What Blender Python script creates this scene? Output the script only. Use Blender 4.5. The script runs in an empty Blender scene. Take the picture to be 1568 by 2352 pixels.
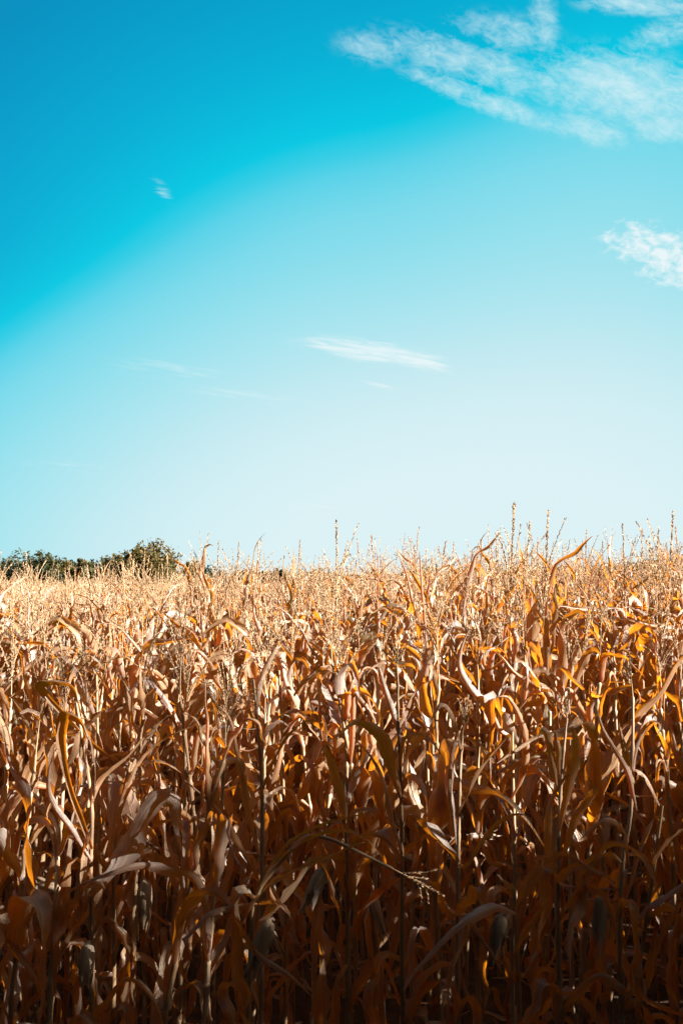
import bpy, math, random
import numpy as np
from mathutils import Vector, Matrix, Euler

R = math.radians
SC = bpy.context.scene
COL = SC.collection

# ------------------------------------------------------------------ camera
FOC = 35.0
HOR = 1350.0                      # height of the horizon in the photograph
CAM_Z = 2.29
PITCH = math.atan((HOR - 1176) / 2352 * 36 / FOC)
cam_d = bpy.data.cameras.new('camera')
cam_d.sensor_fit = 'VERTICAL'
cam_d.sensor_height = 36.0
cam_d.sensor_width = 24.0
cam_d.lens = FOC
cam_d.clip_end = 6000
cam = bpy.data.objects.new('camera', cam_d)
COL.objects.link(cam)
cam.location = (0, 0, CAM_Z)
cam.rotation_euler = (math.pi / 2 + PITCH, 0, 0)
SC.camera = cam

# ------------------------------------------------------------------ sun and sky
SUN_AZ, SUN_EL = R(110), R(21)     # measured from the view direction to the right
sun_d = bpy.data.lights.new('sun', 'SUN')
sun_d.energy = 5.0
sun_d.angle = R(0.5)
sun_d.color = (1.0, 0.91, 0.79)
sun = bpy.data.objects.new('sun', sun_d)
COL.objects.link(sun)
to_sun = Vector((math.sin(SUN_AZ) * math.cos(SUN_EL), math.cos(SUN_AZ) * math.cos(SUN_EL), math.sin(SUN_EL)))
sun.rotation_euler = to_sun.to_track_quat('Z', 'Y').to_euler()
SC.view_settings.view_transform = 'Standard'
SC.view_settings.look = 'None'
SC.view_settings.gamma = 1
SC.view_settings.exposure = 2.6


def lin(r, g, b):
    f = lambda c: (c / 255 / 12.92) if c <= 10.31 else ((c / 255 + 0.055) / 1.055) ** 2.4
    return (f(r), f(g), f(b), 1)


def pixdir(px, py):
    """Direction in the world of a place in the photograph (1568 x 2352)."""
    a, b = (px - 784) / 1568 * 24 / FOC, -(py - 1176) / 2352 * 36 / FOC
    c, s = math.cos(PITCH), math.sin(PITCH)
    return Vector((a, c - b * s, s + b * c))


def at(px, py, d):
    v = pixdir(px, py)
    return np.array((v.x / v.y * d, d, CAM_Z + v.z / v.y * d))


class NT:
    def __init__(s, tree):
        s.t = tree
        s.n = tree.nodes
        s.l = tree.links

    def add(s, kind, **kw):
        n = s.n.new(kind)
        for k, v in kw.items():
            setattr(n, k, v)
        return n

    def put(s, sock, v):
        if isinstance(v, bpy.types.NodeSocket):
            s.l.new(v, sock)
        elif v is not None:
            sock.default_value = v

    def math(s, op, a, b=None, c=None, clamp=False):
        n = s.add('ShaderNodeMath', operation=op, use_clamp=clamp)
        s.put(n.inputs[0], a)
        s.put(n.inputs[1], b)
        s.put(n.inputs[2], c)
        return n.outputs[0]

    def mix(s, f, a, b, blend='MIX'):
        n = s.add('ShaderNodeMix', data_type='RGBA', blend_type=blend)
        s.put(n.inputs[0], f)
        s.put(n.inputs[6], a)
        s.put(n.inputs[7], b)
        return n.outputs[2]

    def noise(s, vec, scale, detail=4, rough=0.55, dist=0.0, w=None):
        n = s.add('ShaderNodeTexNoise')
        if w is not None:
            n.noise_dimensions = '4D'
            s.put(n.inputs['W'], w)
        s.put(n.inputs['Vector'], vec)
        n.inputs['Scale'].default_value = scale
        n.inputs['Detail'].default_value = detail
        n.inputs['Roughness'].default_value = rough
        n.inputs['Distortion'].default_value = dist
        return n.outputs[0]

    def ramp(s, f, stops, interp='LINEAR'):
        n = s.add('ShaderNodeValToRGB')
        n.color_ramp.interpolation = interp
        e = n.color_ramp.elements
        e[0].position, e[0].color = stops[0]
        e[1].position, e[1].color = stops[-1]
        for p, c in stops[1:-1]:
            x = e.new(p)
            x.color = c
        s.put(n.inputs[0], f)
        return n.outputs[0]

    def rng(s, v, a, b, c=0.0, d=1.0, smooth=False):
        n = s.add('ShaderNodeMapRange')
        if smooth:
            n.interpolation_type = 'SMOOTHSTEP'
        s.put(n.inputs[0], v)
        n.inputs[1].default_value = a
        n.inputs[2].default_value = b
        n.inputs[3].default_value = c
        n.inputs[4].default_value = d
        return n.outputs[0]

    def comb(s, x, y, z=0.0):
        n = s.add('ShaderNodeCombineXYZ')
        s.put(n.inputs[0], x)
        s.put(n.inputs[1], y)
        s.put(n.inputs[2], z)
        return n.outputs[0]


def build_world():
    w = bpy.data.worlds.new('World')
    SC.world = w
    w.use_nodes = True
    t = NT(w.node_tree)
    t.n.clear()
    out = t.add('ShaderNodeOutputWorld')
    bg = t.add('ShaderNodeBackground')
    t.l.new(bg.outputs[0], out.inputs[0])
    tc = t.add('ShaderNodeTexCoord')
    d = tc.outputs['Generated']
    sep = t.add('ShaderNodeSeparateXYZ')
    t.l.new(d, sep.inputs[0])
    X, Y, Z = sep.outputs
    # angle away from the bright part of the sky, low down over the field
    c = pixdir(985, 1400).normalized()
    vm = t.add('ShaderNodeVectorMath', operation='DOT_PRODUCT')
    t.l.new(d, vm.inputs[0])
    vm.inputs[1].default_value = c
    ang = t.math('ARCCOSINE', vm.outputs['Value'])       # radians
    ang = t.math('SUBTRACT', ang, t.rng(Z, 0.0, 0.34, 0.16, 0.0, True))
    ang = t.math('SUBTRACT', ang, t.rng(X, 0.02, 0.36, 0.0, 0.10, True))
    def pr(px):   # radians for a distance in photo pixels
        return math.atan(px / 2352 * 36 / FOC)
    S = 1.6
    stops = [(0.0, lin(222, 243, 247)), (pr(230) / S, lin(213, 241, 246)), (pr(420) / S, lin(199, 236, 243)),
             (pr(640) / S, lin(172, 231, 241)), (pr(800) / S, lin(150, 226, 239)), (pr(950) / S, lin(124, 220, 237)),
             (pr(1050) / S, lin(92, 213, 235)), (pr(1100) / S, lin(56, 208, 232)), (pr(1160) / S, lin(0, 202, 229)), (pr(1250) / S, lin(0, 190, 222)),
             (pr(1380) / S, lin(0, 176, 214)), (pr(1560) / S, lin(0, 162, 206)), (pr(1800) / S, lin(0, 146, 194)),
             (1.2 / S, lin(52, 104, 136)), (1.0, lin(52, 64, 74))]
    grad = t.ramp(t.math('DIVIDE', ang, S), stops)
    sky = t.add('ShaderNodeTexSky', sky_type='NISHITA')
    sky.sun_disc = False
    sky.sun_elevation = SUN_EL
    sky.sun_rotation = SUN_AZ
    sky.air_density = 1.0
    sky.dust_density = 0.6
    nish = t.mix(1.0, sky.outputs[0], (0.10, 0.10, 0.10, 1), 'MULTIPLY')
    base = t.mix(0.03, grad, nish)
    # the sky whitens round the sun, far outside the picture to the right
    vs = t.add('ShaderNodeVectorMath', operation='DOT_PRODUCT')
    t.l.new(d, vs.inputs[0])
    vs.inputs[1].default_value = to_sun
    base = t.mix(t.rng(vs.outputs['Value'], 0.22, 0.95, 0, 0.9, True), base, (0.72, 0.58, 0.43, 1))
    # clouds: az/el style coordinates of the direction
    yy = t.math('MAXIMUM', Y, 0.05)
    u = t.math('DIVIDE', X, yy)
    v = t.math('DIVIDE', Z, yy)
    uv = t.comb(u, v, 0)
    def loc(px, py):
        q = pixdir(px, py)
        return q.x / q.y, q.z / q.y
    def ellipse(px, py, rx, ry, rotdeg, soft=1.0):
        u0, v0 = loc(px, py)
        k = 24 / FOC / 1568
        a = R(rotdeg)
        du = t.math('SUBTRACT', u, u0)
        dv = t.math('SUBTRACT', v, v0)
        p = t.math('ADD', t.math('MULTIPLY', du, math.cos(a)), t.math('MULTIPLY', dv, math.sin(a)))
        q = t.math('SUBTRACT', t.math('MULTIPLY', dv, math.cos(a)), t.math('MULTIPLY', du, math.sin(a)))
        p = t.math('DIVIDE', p, rx * k)
        q = t.math('DIVIDE', q, ry * k)
        r = t.math('SQRT', t.math('ADD', t.math('MULTIPLY', p, p), t.math('MULTIPLY', q, q)))
        return t.rng(r, 1.0, 1.0 - soft, 0, 1, True)
    # streaky coordinates, stretched along the drift of the cirrus
    def streak(deg, sx, sy):
        m = t.add('ShaderNodeMapping')
        m.vector_type = 'TEXTURE'
        t.l.new(uv, m.inputs[0])
        m.inputs['Rotation'].default_value = (0, 0, R(deg))
        m.inputs['Scale'].default_value = (sx, sy, 1)
        return m.outputs[0]
    fine = t.noise(streak(-20, 1.0, 0.62), 62, 10, 0.68, 0.5)
    mid = t.noise(streak(-20, 1.0, 0.45), 9, 6, 0.6, 0.9)
    big = t.noise(streak(-18, 1.0, 0.42), 4.2, 4, 0.55, 0.4)
    mx = lambda *a: a[0] if len(a) == 1 else t.math('MAXIMUM', a[0], mx(*a[1:]))
    E = lambda k, *a: t.math('MULTIPLY', ellipse(*a), k)
    mask = mx(E(1.0, 1080, 145, 350, 88, -17), E(1.0, 1440, 195, 380, 140, -8), E(0.95, 1110, 228, 330, 50, -22), E(0.8, 1345, 298, 170, 60, -14),
              E(0.62, 1150, 75, 210, 85, -8), E(0.66, 1248, 50, 60, 150, 4), E(0.95, 1490, 12, 260, 44, -2), E(0.7, 1525, 75, 180, 62, 22),
              E(0.8, 1270, 200, 220, 80, -20), E(0.85, 1530, 290, 150, 75, 0), E(0.6, 860, 110, 150, 70, -10))
    n1 = t.math('ADD', t.math('MULTIPLY', t.math('SUBTRACT', fine, 0.5), 2.0), t.math('ADD', t.math('MULTIPLY', t.math('SUBTRACT', mid, 0.5), 1.25), t.math('MULTIPLY', t.math('SUBTRACT', big, 0.5), 0.8)))
    dens = t.math('MULTIPLY', t.rng(t.math('ADD', t.math('MULTIPLY', mask, 0.85), n1), 0.02, 1.25, 0, 0.92), t.rng(mask, 0, 0.5, 0, 1, True))
    puff = t.noise(streak(0, 1.0, 0.7), 75, 7, 0.6, 0.4)
    m2 = mx(ellipse(1500, 570, 180, 85, -14, 1.0), ellipse(1550, 610, 150, 75, -10, 1.0))
    d2 = t.math('MULTIPLY', t.rng(t.math('ADD', t.math('MULTIPLY', m2, 0.62), t.math('MULTIPLY', t.math('SUBTRACT', puff, 0.5), 2.2)), 0.12, 0.75, 0, 0.92), t.rng(m2, 0, 0.3))
    wis = t.noise(streak(-9, 1.0, 0.11), 26, 8, 0.6, 0.6)
    m3 = mx(ellipse(850, 806, 290, 44, -8), t.math('MULTIPLY', ellipse(940, 825, 170, 34, -14), 1.0),
            t.math('MULTIPLY', ellipse(400, 850, 330, 50, -8), 0.36), t.math('MULTIPLY', ellipse(160, 1070, 220, 28, -3), 0.32),
            t.math('MULTIPLY', ellipse(560, 910, 260, 30, -6), 0.45), t.math('MULTIPLY', ellipse(372, 435, 60, 26, -50), 0.5),
            t.math('MULTIPLY', ellipse(720, 1165, 170, 20, -4), 0.4), t.math('MULTIPLY', ellipse(880, 885, 110, 18, -6), 0.5))
    d3 = t.math('MULTIPLY', t.rng(t.math('ADD', t.math('MULTIPLY', m3, 0.55), t.math('MULTIPLY', t.math('SUBTRACT', wis, 0.5), 1.6)), 0.0, 0.72, 0, 0.85, True), t.rng(m3, 0, 0.7, 0, 1, True))
    col = t.mix(dens, base, lin(206, 238, 245))
    col = t.mix(d2, col, lin(238, 248, 250))
    col = t.mix(d3, col, lin(236, 248, 250))
    # below the horizon only dull earth light comes back
    col = t.mix(t.rng(Z, -0.02, -0.10, 0, 1), col, (0.05, 0.03, 0.02, 1))
    t.l.new(col, bg.inputs[0])
    bg.inputs[1].default_value = 0.165      # 2 ** -2.6, undoes the exposure


build_world()


# ------------------------------------------------------------------ materials
def new_mat(name):
    m = bpy.data.materials.new(name)
    m.use_nodes = True
    t = NT(m.node_tree)
    t.n.clear()
    out = t.add('ShaderNodeOutputMaterial')
    return m, t, out


def plant_mat(name, front, back_c, transl, stripes, blot, rough=0.45, spec=0.5, green=0.0, bump=0.5, edge=0.0):
    """front: list of base colours picked at random; back_c: colour of light shining through."""
    m, t, out = new_mat(name)
    a = t.add('ShaderNodeAttribute', attribute_name='luv')
    sep = t.add('ShaderNodeSeparateXYZ')
    t.l.new(a.outputs['Vector'], sep.inputs[0])
    U, V, K = sep.outputs
    oi = t.add('ShaderNodeObjectInfo')
    seed = t.math('FRACT', t.math('ADD', t.math('MULTIPLY', oi.outputs['Random'], 7.31), K))
    st = [((i + 0.0) / (len(front) - 1), c) for i, c in enumerate(front)]
    col = t.ramp(seed, st)
    w = t.math('MULTIPLY', seed, 40.0)
    fib = t.noise(t.comb(t.math('MULTIPLY', U, 11.0), t.math('MULTIPLY', V, 2.0)), 1.0, 5, 0.65, 0, w)
    blo = t.noise(t.comb(t.math('MULTIPLY', U, 1.1), t.math('MULTIPLY', V, 5.0)), 1.0, 5, 0.6, 0.5, w)
    col = t.mix(t.math('MULTIPLY', t.rng(fib, 0.40, 0.72), stripes), col, (0.20, 0.11, 0.055, 1), 'MIX')
    col = t.mix(t.math('MULTIPLY', t.rng(blo, 0.56, 0.74, 0, 1, True), blot), col, (0.10, 0.05, 0.022, 1), 'MIX')
    spot = t.noise(t.comb(t.math('MULTIPLY', U, 5.0), t.math('MULTIPLY', V, 40.0)), 1.0, 3, 0.6, 0.0, w)
    col = t.mix(t.rng(spot, 0.70, 0.76, 0, blot * 0.8), col, (0.05, 0.03, 0.015, 1), 'MIX')
    if green:
        seed2 = t.math('FRACT', t.math('MULTIPLY', seed, 13.7))
        g = t.rng(seed2, 1 - green, 1 - green + 0.01, 0, 0.75)
        col = t.mix(g, col, (0.12, 0.17, 0.12, 1), 'MIX')
    if edge:
        e = t.math('ABSOLUTE', t.math('SUBTRACT', U, 0.5))
        mid = t.rng(e, 0.035, 0.012, 0, 0.55)
        col = t.mix(mid, col, (0.46, 0.35, 0.24, 1), 'MIX')
    p = t.add('ShaderNodeBsdfPrincipled')
    t.put(p.inputs['Base Color'], col)
    p.inputs['Roughness'].default_value = rough
    p.inputs['Specular IOR Level'].default_value = spec
    bp = t.add('ShaderNodeBump')
    bp.inputs['Strength'].default_value = bump
    bp.inputs['Distance'].default_value = 0.004
    t.put(bp.inputs['Height'], t.math('ADD', fib, t.math('MULTIPLY', blo, 1.5)))
    t.l.new(bp.outputs[0], p.inputs['Normal'])
    if transl:
        tr = t.add('ShaderNodeBsdfTranslucent')
        tc = t.mix(t.math('MULTIPLY', t.rng(fib, 0.35, 0.75), 0.45), back_c, (back_c[0] * 0.45, back_c[1] * 0.35, back_c[2] * 0.3, 1))
        tc = t.mix(t.rng(blo, 0.55, 0.75, 0, 0.7), tc, (0.20, 0.05, 0.01, 1))
        t.put(tr.inputs[0], tc)
        t.l.new(bp.outputs[0], tr.inputs['Normal'])
        ms = t.add('ShaderNodeMixShader')
        ms.inputs[0].default_value = transl
        t.l.new(p.outputs[0], ms.inputs[1])
        t.l.new(tr.outputs[0], ms.inputs[2])
        t.l.new(ms.outputs[0], out.inputs[0])
    else:
        t.l.new(p.outputs[0], out.inputs[0])
    return m


LEAF = plant_mat('dry_leaf', [(0.258, 0.167, 0.099, 1), (0.430, 0.330, 0.215, 1), (0.205, 0.118, 0.061, 1), (0.350, 0.350, 0.340, 1), (0.289, 0.179, 0.099, 1),  # the neutral grey entry paints silver-blue sky sheen into some leaves
                              (0.400, 0.290, 0.170, 1), (0.236, 0.141, 0.076, 1), (0.420, 0.330, 0.225, 1)],
                 (0.70, 0.235, 0.008, 1), 0.48, 0.65, 0.6, 0.36, 0.9, 0.05, 1.0, 1.0)
STALK = plant_mat('dry_stalk', [(0.274, 0.182, 0.099, 1), (0.350, 0.258, 0.167, 1), (0.228, 0.137, 0.068, 1)],
                  None, 0, 0.6, 0.6, 0.40, 0.6, 0.0, 0.4)
TASSEL = plant_mat('dry_tassel', [(0.42, 0.30, 0.18, 1), (0.34, 0.23, 0.13, 1), (0.45, 0.34, 0.225, 1)],
                   (0.456, 0.274, 0.137, 1), 0.22, 0.25, 0.15, 0.55, 0.3, 0.0, 0.2)
HUSK = plant_mat('dry_husk', [(0.441, 0.365, 0.274, 1), (0.350, 0.266, 0.182, 1), (0.486, 0.418, 0.342, 1)],
                 (0.456, 0.243, 0.076, 1), 0.18, 0.7, 0.3, 0.45, 0.4, 0.0, 0.9)


def simple_mat(name, c1, c2, scale, rough=0.9, bump=0.3, spec=0.2, transl=0.0, rnd=False):
    m, t, out = new_mat(name)
    tc = t.add('ShaderNodeTexCoord')
    n = t.noise(tc.outputs['Object'], scale, 8, 0.65)
    col = t.mix(t.rng(n, 0.35, 0.65, 0, 1, True), c1, c2)
    if rnd:
        a = t.add('ShaderNodeAttribute', attribute_name='luv')
        sep = t.add('ShaderNodeSeparateXYZ')
        t.l.new(a.outputs['Vector'], sep.inputs[0])
        col = t.mix(t.math('MULTIPLY', sep.outputs[2], 0.9), col, (c2[0] * 1.6, c2[1] * 1.35, c2[2] * 1.1, 1))
    p = t.add('ShaderNodeBsdfPrincipled')
    t.put(p.inputs['Base Color'], col)
    p.inputs['Roughness'].default_value = rough
    p.inputs['Specular IOR Level'].default_value = spec
    bp = t.add('ShaderNodeBump')
    bp.inputs['Strength'].default_value = bump
    bp.inputs['Distance'].default_value = 0.03
    t.put(bp.inputs['Height'], n)
    t.l.new(bp.outputs[0], p.inputs['Normal'])
    if transl:
        tr = t.add('ShaderNodeBsdfTranslucent')
        t.put(tr.inputs[0], t.mix(0.5, col, (0.16, 0.17, 0.02, 1)))
        ms = t.add('ShaderNodeMixShader')
        ms.inputs[0].default_value = transl
        t.l.new(p.outputs[0], ms.inputs[1])
        t.l.new(tr.outputs[0], ms.inputs[2])
        t.l.new(ms.outputs[0], out.inputs[0])
    else:
        t.l.new(p.outputs[0], out.inputs[0])
    return m


SOIL = simple_mat('dark_soil', (0.035, 0.022, 0.014, 1), (0.075, 0.048, 0.03, 1), 6.0, 0.95, 0.9)
BARK = simple_mat('bark', (0.05, 0.038, 0.03, 1), (0.10, 0.08, 0.06, 1), 8.0, 0.95, 0.8)
FOL_D = simple_mat('dark_foliage', (0.012, 0.020, 0.011, 1), (0.024, 0.030, 0.014, 1), 0.5, 0.6, 0, 0.3, 0.25, True)
FOL_W = simple_mat('autumn_foliage', (0.034, 0.034, 0.014, 1), (0.065, 0.049, 0.015, 1), 0.5, 0.6, 0, 0.3, 0.28, True)
FOL_P = simple_mat('pale_foliage', (0.038, 0.046, 0.027, 1), (0.065, 0.061, 0.029, 1), 0.5, 0.6, 0, 0.3, 0.25, True)


# ------------------------------------------------------------------ mesh helpers
class Geo:
    def __init__(s):
        s.v, s.q, s.a, s.m, s.n = [], [], [], [], 0

    def add(s, v, q, a, mat=0):
        s.v.append(np.asarray(v, float))
        s.q.append(np.asarray(q, np.int64) + s.n)
        s.a.append(np.asarray(a, float))
        s.m.append(np.full(len(q), mat, np.int32))
        s.n += len(v)

    def arrays(s):
        return np.concatenate(s.v), np.concatenate(s.q), np.concatenate(s.a), np.concatenate(s.m)

    def mesh(s, name, mats):
        v, q, a, m = s.arrays()
        me = bpy.data.meshes.new(name)
        me.vertices.add(len(v))
        me.vertices.foreach_set('co', v.astype(np.float32).ravel())
        me.loops.add(len(q) * 4)
        me.loops.foreach_set('vertex_index', q.astype(np.int32).ravel())
        me.polygons.add(len(q))
        me.polygons.foreach_set('loop_start', np.arange(0, len(q) * 4, 4, dtype=np.int32))
        me.polygons.foreach_set('use_smooth', np.ones(len(q), bool))
        for x in mats:
            me.materials.append(x)
        if len(mats) > 1:
            me.polygons.foreach_set('material_index', m)
        at_ = me.attributes.new('luv', 'FLOAT_VECTOR', 'POINT')
        at_.data.foreach_set('vector', a.astype(np.float32).ravel())
        me.update(calc_edges=True)
        return me


def grid_quads(n, k, closed=False):
    i = np.arange(n - 1)[:, None]
    j = np.arange(k if closed else k - 1)[None, :]
    j2 = (j + 1) % k
    return np.stack([i * k + j, i * k + j2, (i + 1) * k + j2, (i + 1) * k + j], -1).reshape(-1, 4)


def unit(v):
    return v / np.maximum(np.linalg.norm(v, axis=-1, keepdims=True), 1e-9)


def frames(P, b0):
    T = unit(np.gradient(P, axis=0))
    B = np.zeros_like(P)
    b = np.asarray(b0, float)
    for i in range(len(P)):
        b = b - T[i] * np.dot(b, T[i])
        nb = np.linalg.norm(b)
        if nb < 1e-6:
            b = np.cross(T[i], (0.3, 0.5, 0.8))
            nb = np.linalg.norm(b)
        b = b / nb
        B[i] = b
    return T, B, np.cross(T, B)


def tube(g, P, r, sides, mat=0, rnd=0.0, flat=1.0):
    P = np.asarray(P, float)
    n = len(P)
    T, B, N = frames(P, (1, 0.1, 0))
    a = np.linspace(0, 2 * math.pi, sides, endpoint=False)
    r = np.broadcast_to(np.asarray(r, float), (n,))
    V = P[:, None] + r[:, None, None] * (np.cos(a)[None, :, None] * B[:, None] + np.sin(a)[None, :, None] * N[:, None] * flat)
    L = np.concatenate([[0], np.cumsum(np.linalg.norm(np.diff(P, axis=0), axis=1))])
    uu = np.abs(np.linspace(-1, 1, sides))
    A = np.stack([np.broadcast_to(uu, (n, sides)), np.broadcast_to(L[:, None], (n, sides)), np.full((n, sides), rnd)], -1)
    g.add(V.reshape(-1, 3), grid_quads(n, sides, True), A.reshape(-1, 3), mat)


def smooth_noise(rng, n, knots):
    k = rng.normal(0, 1, knots)
    x = np.linspace(0, knots - 1, n)
    i = np.clip(x.astype(int), 0, knots - 2)
    f = x - i
    f = f * f * (3 - 2 * f)
    return k[i] * (1 - f) + k[i + 1] * f


def ribbon(g, P, W, b0, rng, nw=7, twist=None, kappa=None, ripple=0.25, mat=0, crisp=True):
    """A leaf blade: centre line P, half width W, rolled by kappa, twisted, with waved edges and a midrib."""
    n = len(P)
    T, B, N = frames(P, b0)
    tw = np.zeros(n) if twist is None else twist
    ka = np.full(n, 0.6) if kappa is None else np.maximum(np.abs(kappa), 0.05)
    c, s_ = np.cos(tw)[:, None], np.sin(tw)[:, None]
    B, N = B * c + N * s_, N * c - B * s_
    x = np.linspace(-1, 1, nw)
    ang = ka[:, None] * x[None]
    ox = np.sin(ang) / ka[:, None]
    oz = (1 - np.cos(ang)) / ka[:, None]
    if crisp:
        oz = oz + 0.10 * np.abs(x)[None] ** 0.7
        L = np.linspace(0, 1, n)
        f1, f2 = rng.uniform(5, 13, 2)
        p1, p2 = rng.uniform(0, 6.28, 2)
        amp = ripple * (0.3 + np.abs(smooth_noise(rng, n, 7)))
        rl = np.sin(L * f1 * 6.28 / 2 + p1) * amp
        rr = np.sin(L * f2 * 6.28 / 2 + p2) * amp
        oz = oz + np.where(x[None] < 0, rl[:, None], rr[:, None]) * np.abs(x)[None] ** 2
    if crisp:      # frayed edges and torn tips
        jag = 1 + 0.10 * rng.normal(0, 1, (n, 2)) + 0.16 * np.stack([smooth_noise(rng, n, 9), smooth_noise(rng, n, 9)], -1)
        if rng.uniform() < 0.35:
            q = rng.uniform(0.3, 0.8)
            jag[:, int(rng.integers(0, 2))] *= np.where(np.linspace(0, 1, n) > q, rng.uniform(0.15, 0.6), 1.0)
        jag[:4] = 1
        jag = np.clip(jag, 0.1, 1.4)
        ox = ox * np.where(x[None] < 0, jag[:, :1], jag[:, 1:])
    V = P[:, None] + W[:, None, None] * (ox[..., None] * B[:, None] + oz[..., None] * N[:, None])
    Ls = np.concatenate([[0], np.cumsum(np.linalg.norm(np.diff(P, axis=0), axis=1))])
    A = np.stack([np.broadcast_to((x + 1) / 2, (n, nw)), np.broadcast_to(Ls[:, None], (n, nw)), np.full((n, nw), rng.uniform())], -1)
    g.add(V.reshape(-1, 3), grid_quads(n, nw), A.reshape(-1, 3), mat)


def blade_width(s, w, base=0.55, peak=0.3):
    up = base + (1 - base) * np.clip(s / peak, 0, 1) ** 0.8
    dn = np.clip((1 - s) / (1 - peak), 0, 1) ** 0.75
    return np.maximum(w * np.where(s < peak, up, np.maximum(dn, 0.0)), 0.0012)


def leaf_line(rng, kind, L, n):
    s = np.linspace(0, 1, n)
    if kind == 'up':
        a0, a1, k, w = rng.uniform(8, 22), rng.uniform(30, 130), rng.uniform(0.45, 0.8), rng.uniform(0.2, 0.5)
    elif kind == 'arch':
        a0, a1, k, w = rng.uniform(16, 38), rng.uniform(130, 178), rng.uniform(0.12, 0.40), rng.uniform(0.2, 0.6)
    elif kind == 'kink':
        a0, a1, k, w = rng.uniform(18, 45), rng.uniform(150, 185), rng.uniform(0.2, 0.55), rng.uniform(0.06, 0.14)
    else:
        a0, a1, k, w = rng.uniform(35, 80), rng.uniform(165, 186), rng.uniform(0.02, 0.10), rng.uniform(0.08, 0.22)
    f = np.clip((s - k) / w, 0, 1)
    th = np.radians(a0 + (a1 - a0) * (f * f * (3 - 2 * f)))
    if rng.uniform() < 0.4:      # creased once more further out
        th = th + np.where(s > rng.uniform(0.45, 0.8), rng.normal(0, 0.7), 0)
    th = th + smooth_noise(rng, n, 10) * 0.27
    ph = np.cumsum(smooth_noise(rng, n, 5)) / n * 1.1
    if kind == 'arch' or kind == 'kink':
        ph = ph + s ** 2 * rng.normal(0, 0.35)
    d = np.stack([np.sin(th) * np.cos(ph), np.sin(th) * np.sin(ph), np.cos(th)], -1)
    P = np.concatenate([[np.zeros(3)], np.cumsum(d[:-1] * L / (n - 1), axis=0)])
    return s, P


def make_leaf(g, rng, kind, L, W, n, nw, origin=(0, 0, 0), az=0.0, r0=0.008, mat=0, crisp=True):
    s, P = leaf_line(rng, kind, L, n)
    P[:, 0] += r0
    c, sn = math.cos(az), math.sin(az)
    P = np.stack([P[:, 0] * c - P[:, 1] * sn, P[:, 0] * sn + P[:, 1] * c, P[:, 2]], -1) + np.asarray(origin)
    tw = smooth_noise(rng, n, 6) * 1.1 * s + rng.normal(0, 1.4) * s ** 1.5
    if kind == 'hang':
        tw = tw * 1.5
    ka = 0.35 + abs(rng.normal(0.55, 0.45)) + np.abs(smooth_noise(rng, n, 5)) * 0.5 + 1.5 * np.exp(-s * 14)
    if rng.uniform() < 0.25:
        ka = ka + 1.3 * s
    ribbon(g, P, blade_width(s, W), (-sn, c, 0), rng, nw, tw, np.minimum(ka, 2.8), 0.30, mat, crisp)


def make_stalk(g, rng, H, lean, nodes, mat=0, sides=9, r0=0.0125):
    z = np.unique(np.concatenate([np.linspace(-0.02, H, 30)] + [[h - 0.012, h, h + 0.012] for h in nodes]))
    z = z[z <= H]
    x = lean[0] * (z / H) ** 2.0
    y = lean[1] * (z / H) ** 2.0
    for i, h in enumerate(nodes):
        x = x + (1 if i % 2 else -1) * 0.004 * np.clip(1 - np.abs(z - h) / 0.1, 0, 1)
    r = r0 * (1 - 0.62 * np.clip(z / H, 0, 1) ** 1.3)
    for h in nodes:
        r = r + 0.0022 * np.exp(-((z - h) / 0.010) ** 2)
    for h in nodes:      # the leaf sheaths wrapped round the stalk end in a small step
        r = r + 0.0040 * np.clip(1 - (h - z) / 0.15, 0, 1) * (z <= h)
    tube(g, np.stack([x, y, z], -1), r, sides, mat, rng.uniform())


def spikelets(g, P, rng, step, size, mat=0, rnd=0.5, both=True):
    Ls = np.concatenate([[0], np.cumsum(np.linalg.norm(np.diff(P, axis=0), axis=1))])
    m = max(2, int(Ls[-1] / step))
    t = np.linspace(0.02, 1.0, m) * Ls[-1]
    C = np.stack([np.interp(t, Ls, P[:, k]) for k in range(3)], -1)
    T = unit(np.gradient(C, axis=0))
    k = 2 if both else 1
    C, T = np.repeat(C, k, 0), np.repeat(T, k, 0)
    m = len(C)
    side = unit(np.cross(T, rng.normal(0, 1, (m, 3))))
    d = unit(T * rng.uniform(0.6, 1.3, (m, 1)) + side * rng.uniform(0.25, 0.62, (m, 1)))
    w = unit(np.cross(d, rng.normal(0, 1, (m, 3))))
    sz = size * rng.uniform(0.75, 1.25, (m, 1))
    a = C
    b = C + d * sz * 0.5 + w * sz * 0.24
    c = C + d * sz
    e = C + d * sz * 0.5 - w * sz * 0.24
    V = np.stack([a, b, c, e], 1).reshape(-1, 3)
    Q = np.arange(m * 4).reshape(-1, 4)
    A = np.zeros((m * 4, 3))
    A[:, 0] = np.tile([0, .5, 1, .5], m)
    A[:, 1] = np.repeat(rng.uniform(0, 3, m), 4)
    A[:, 2] = rnd
    g.add(V, Q, A, mat)


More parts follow.
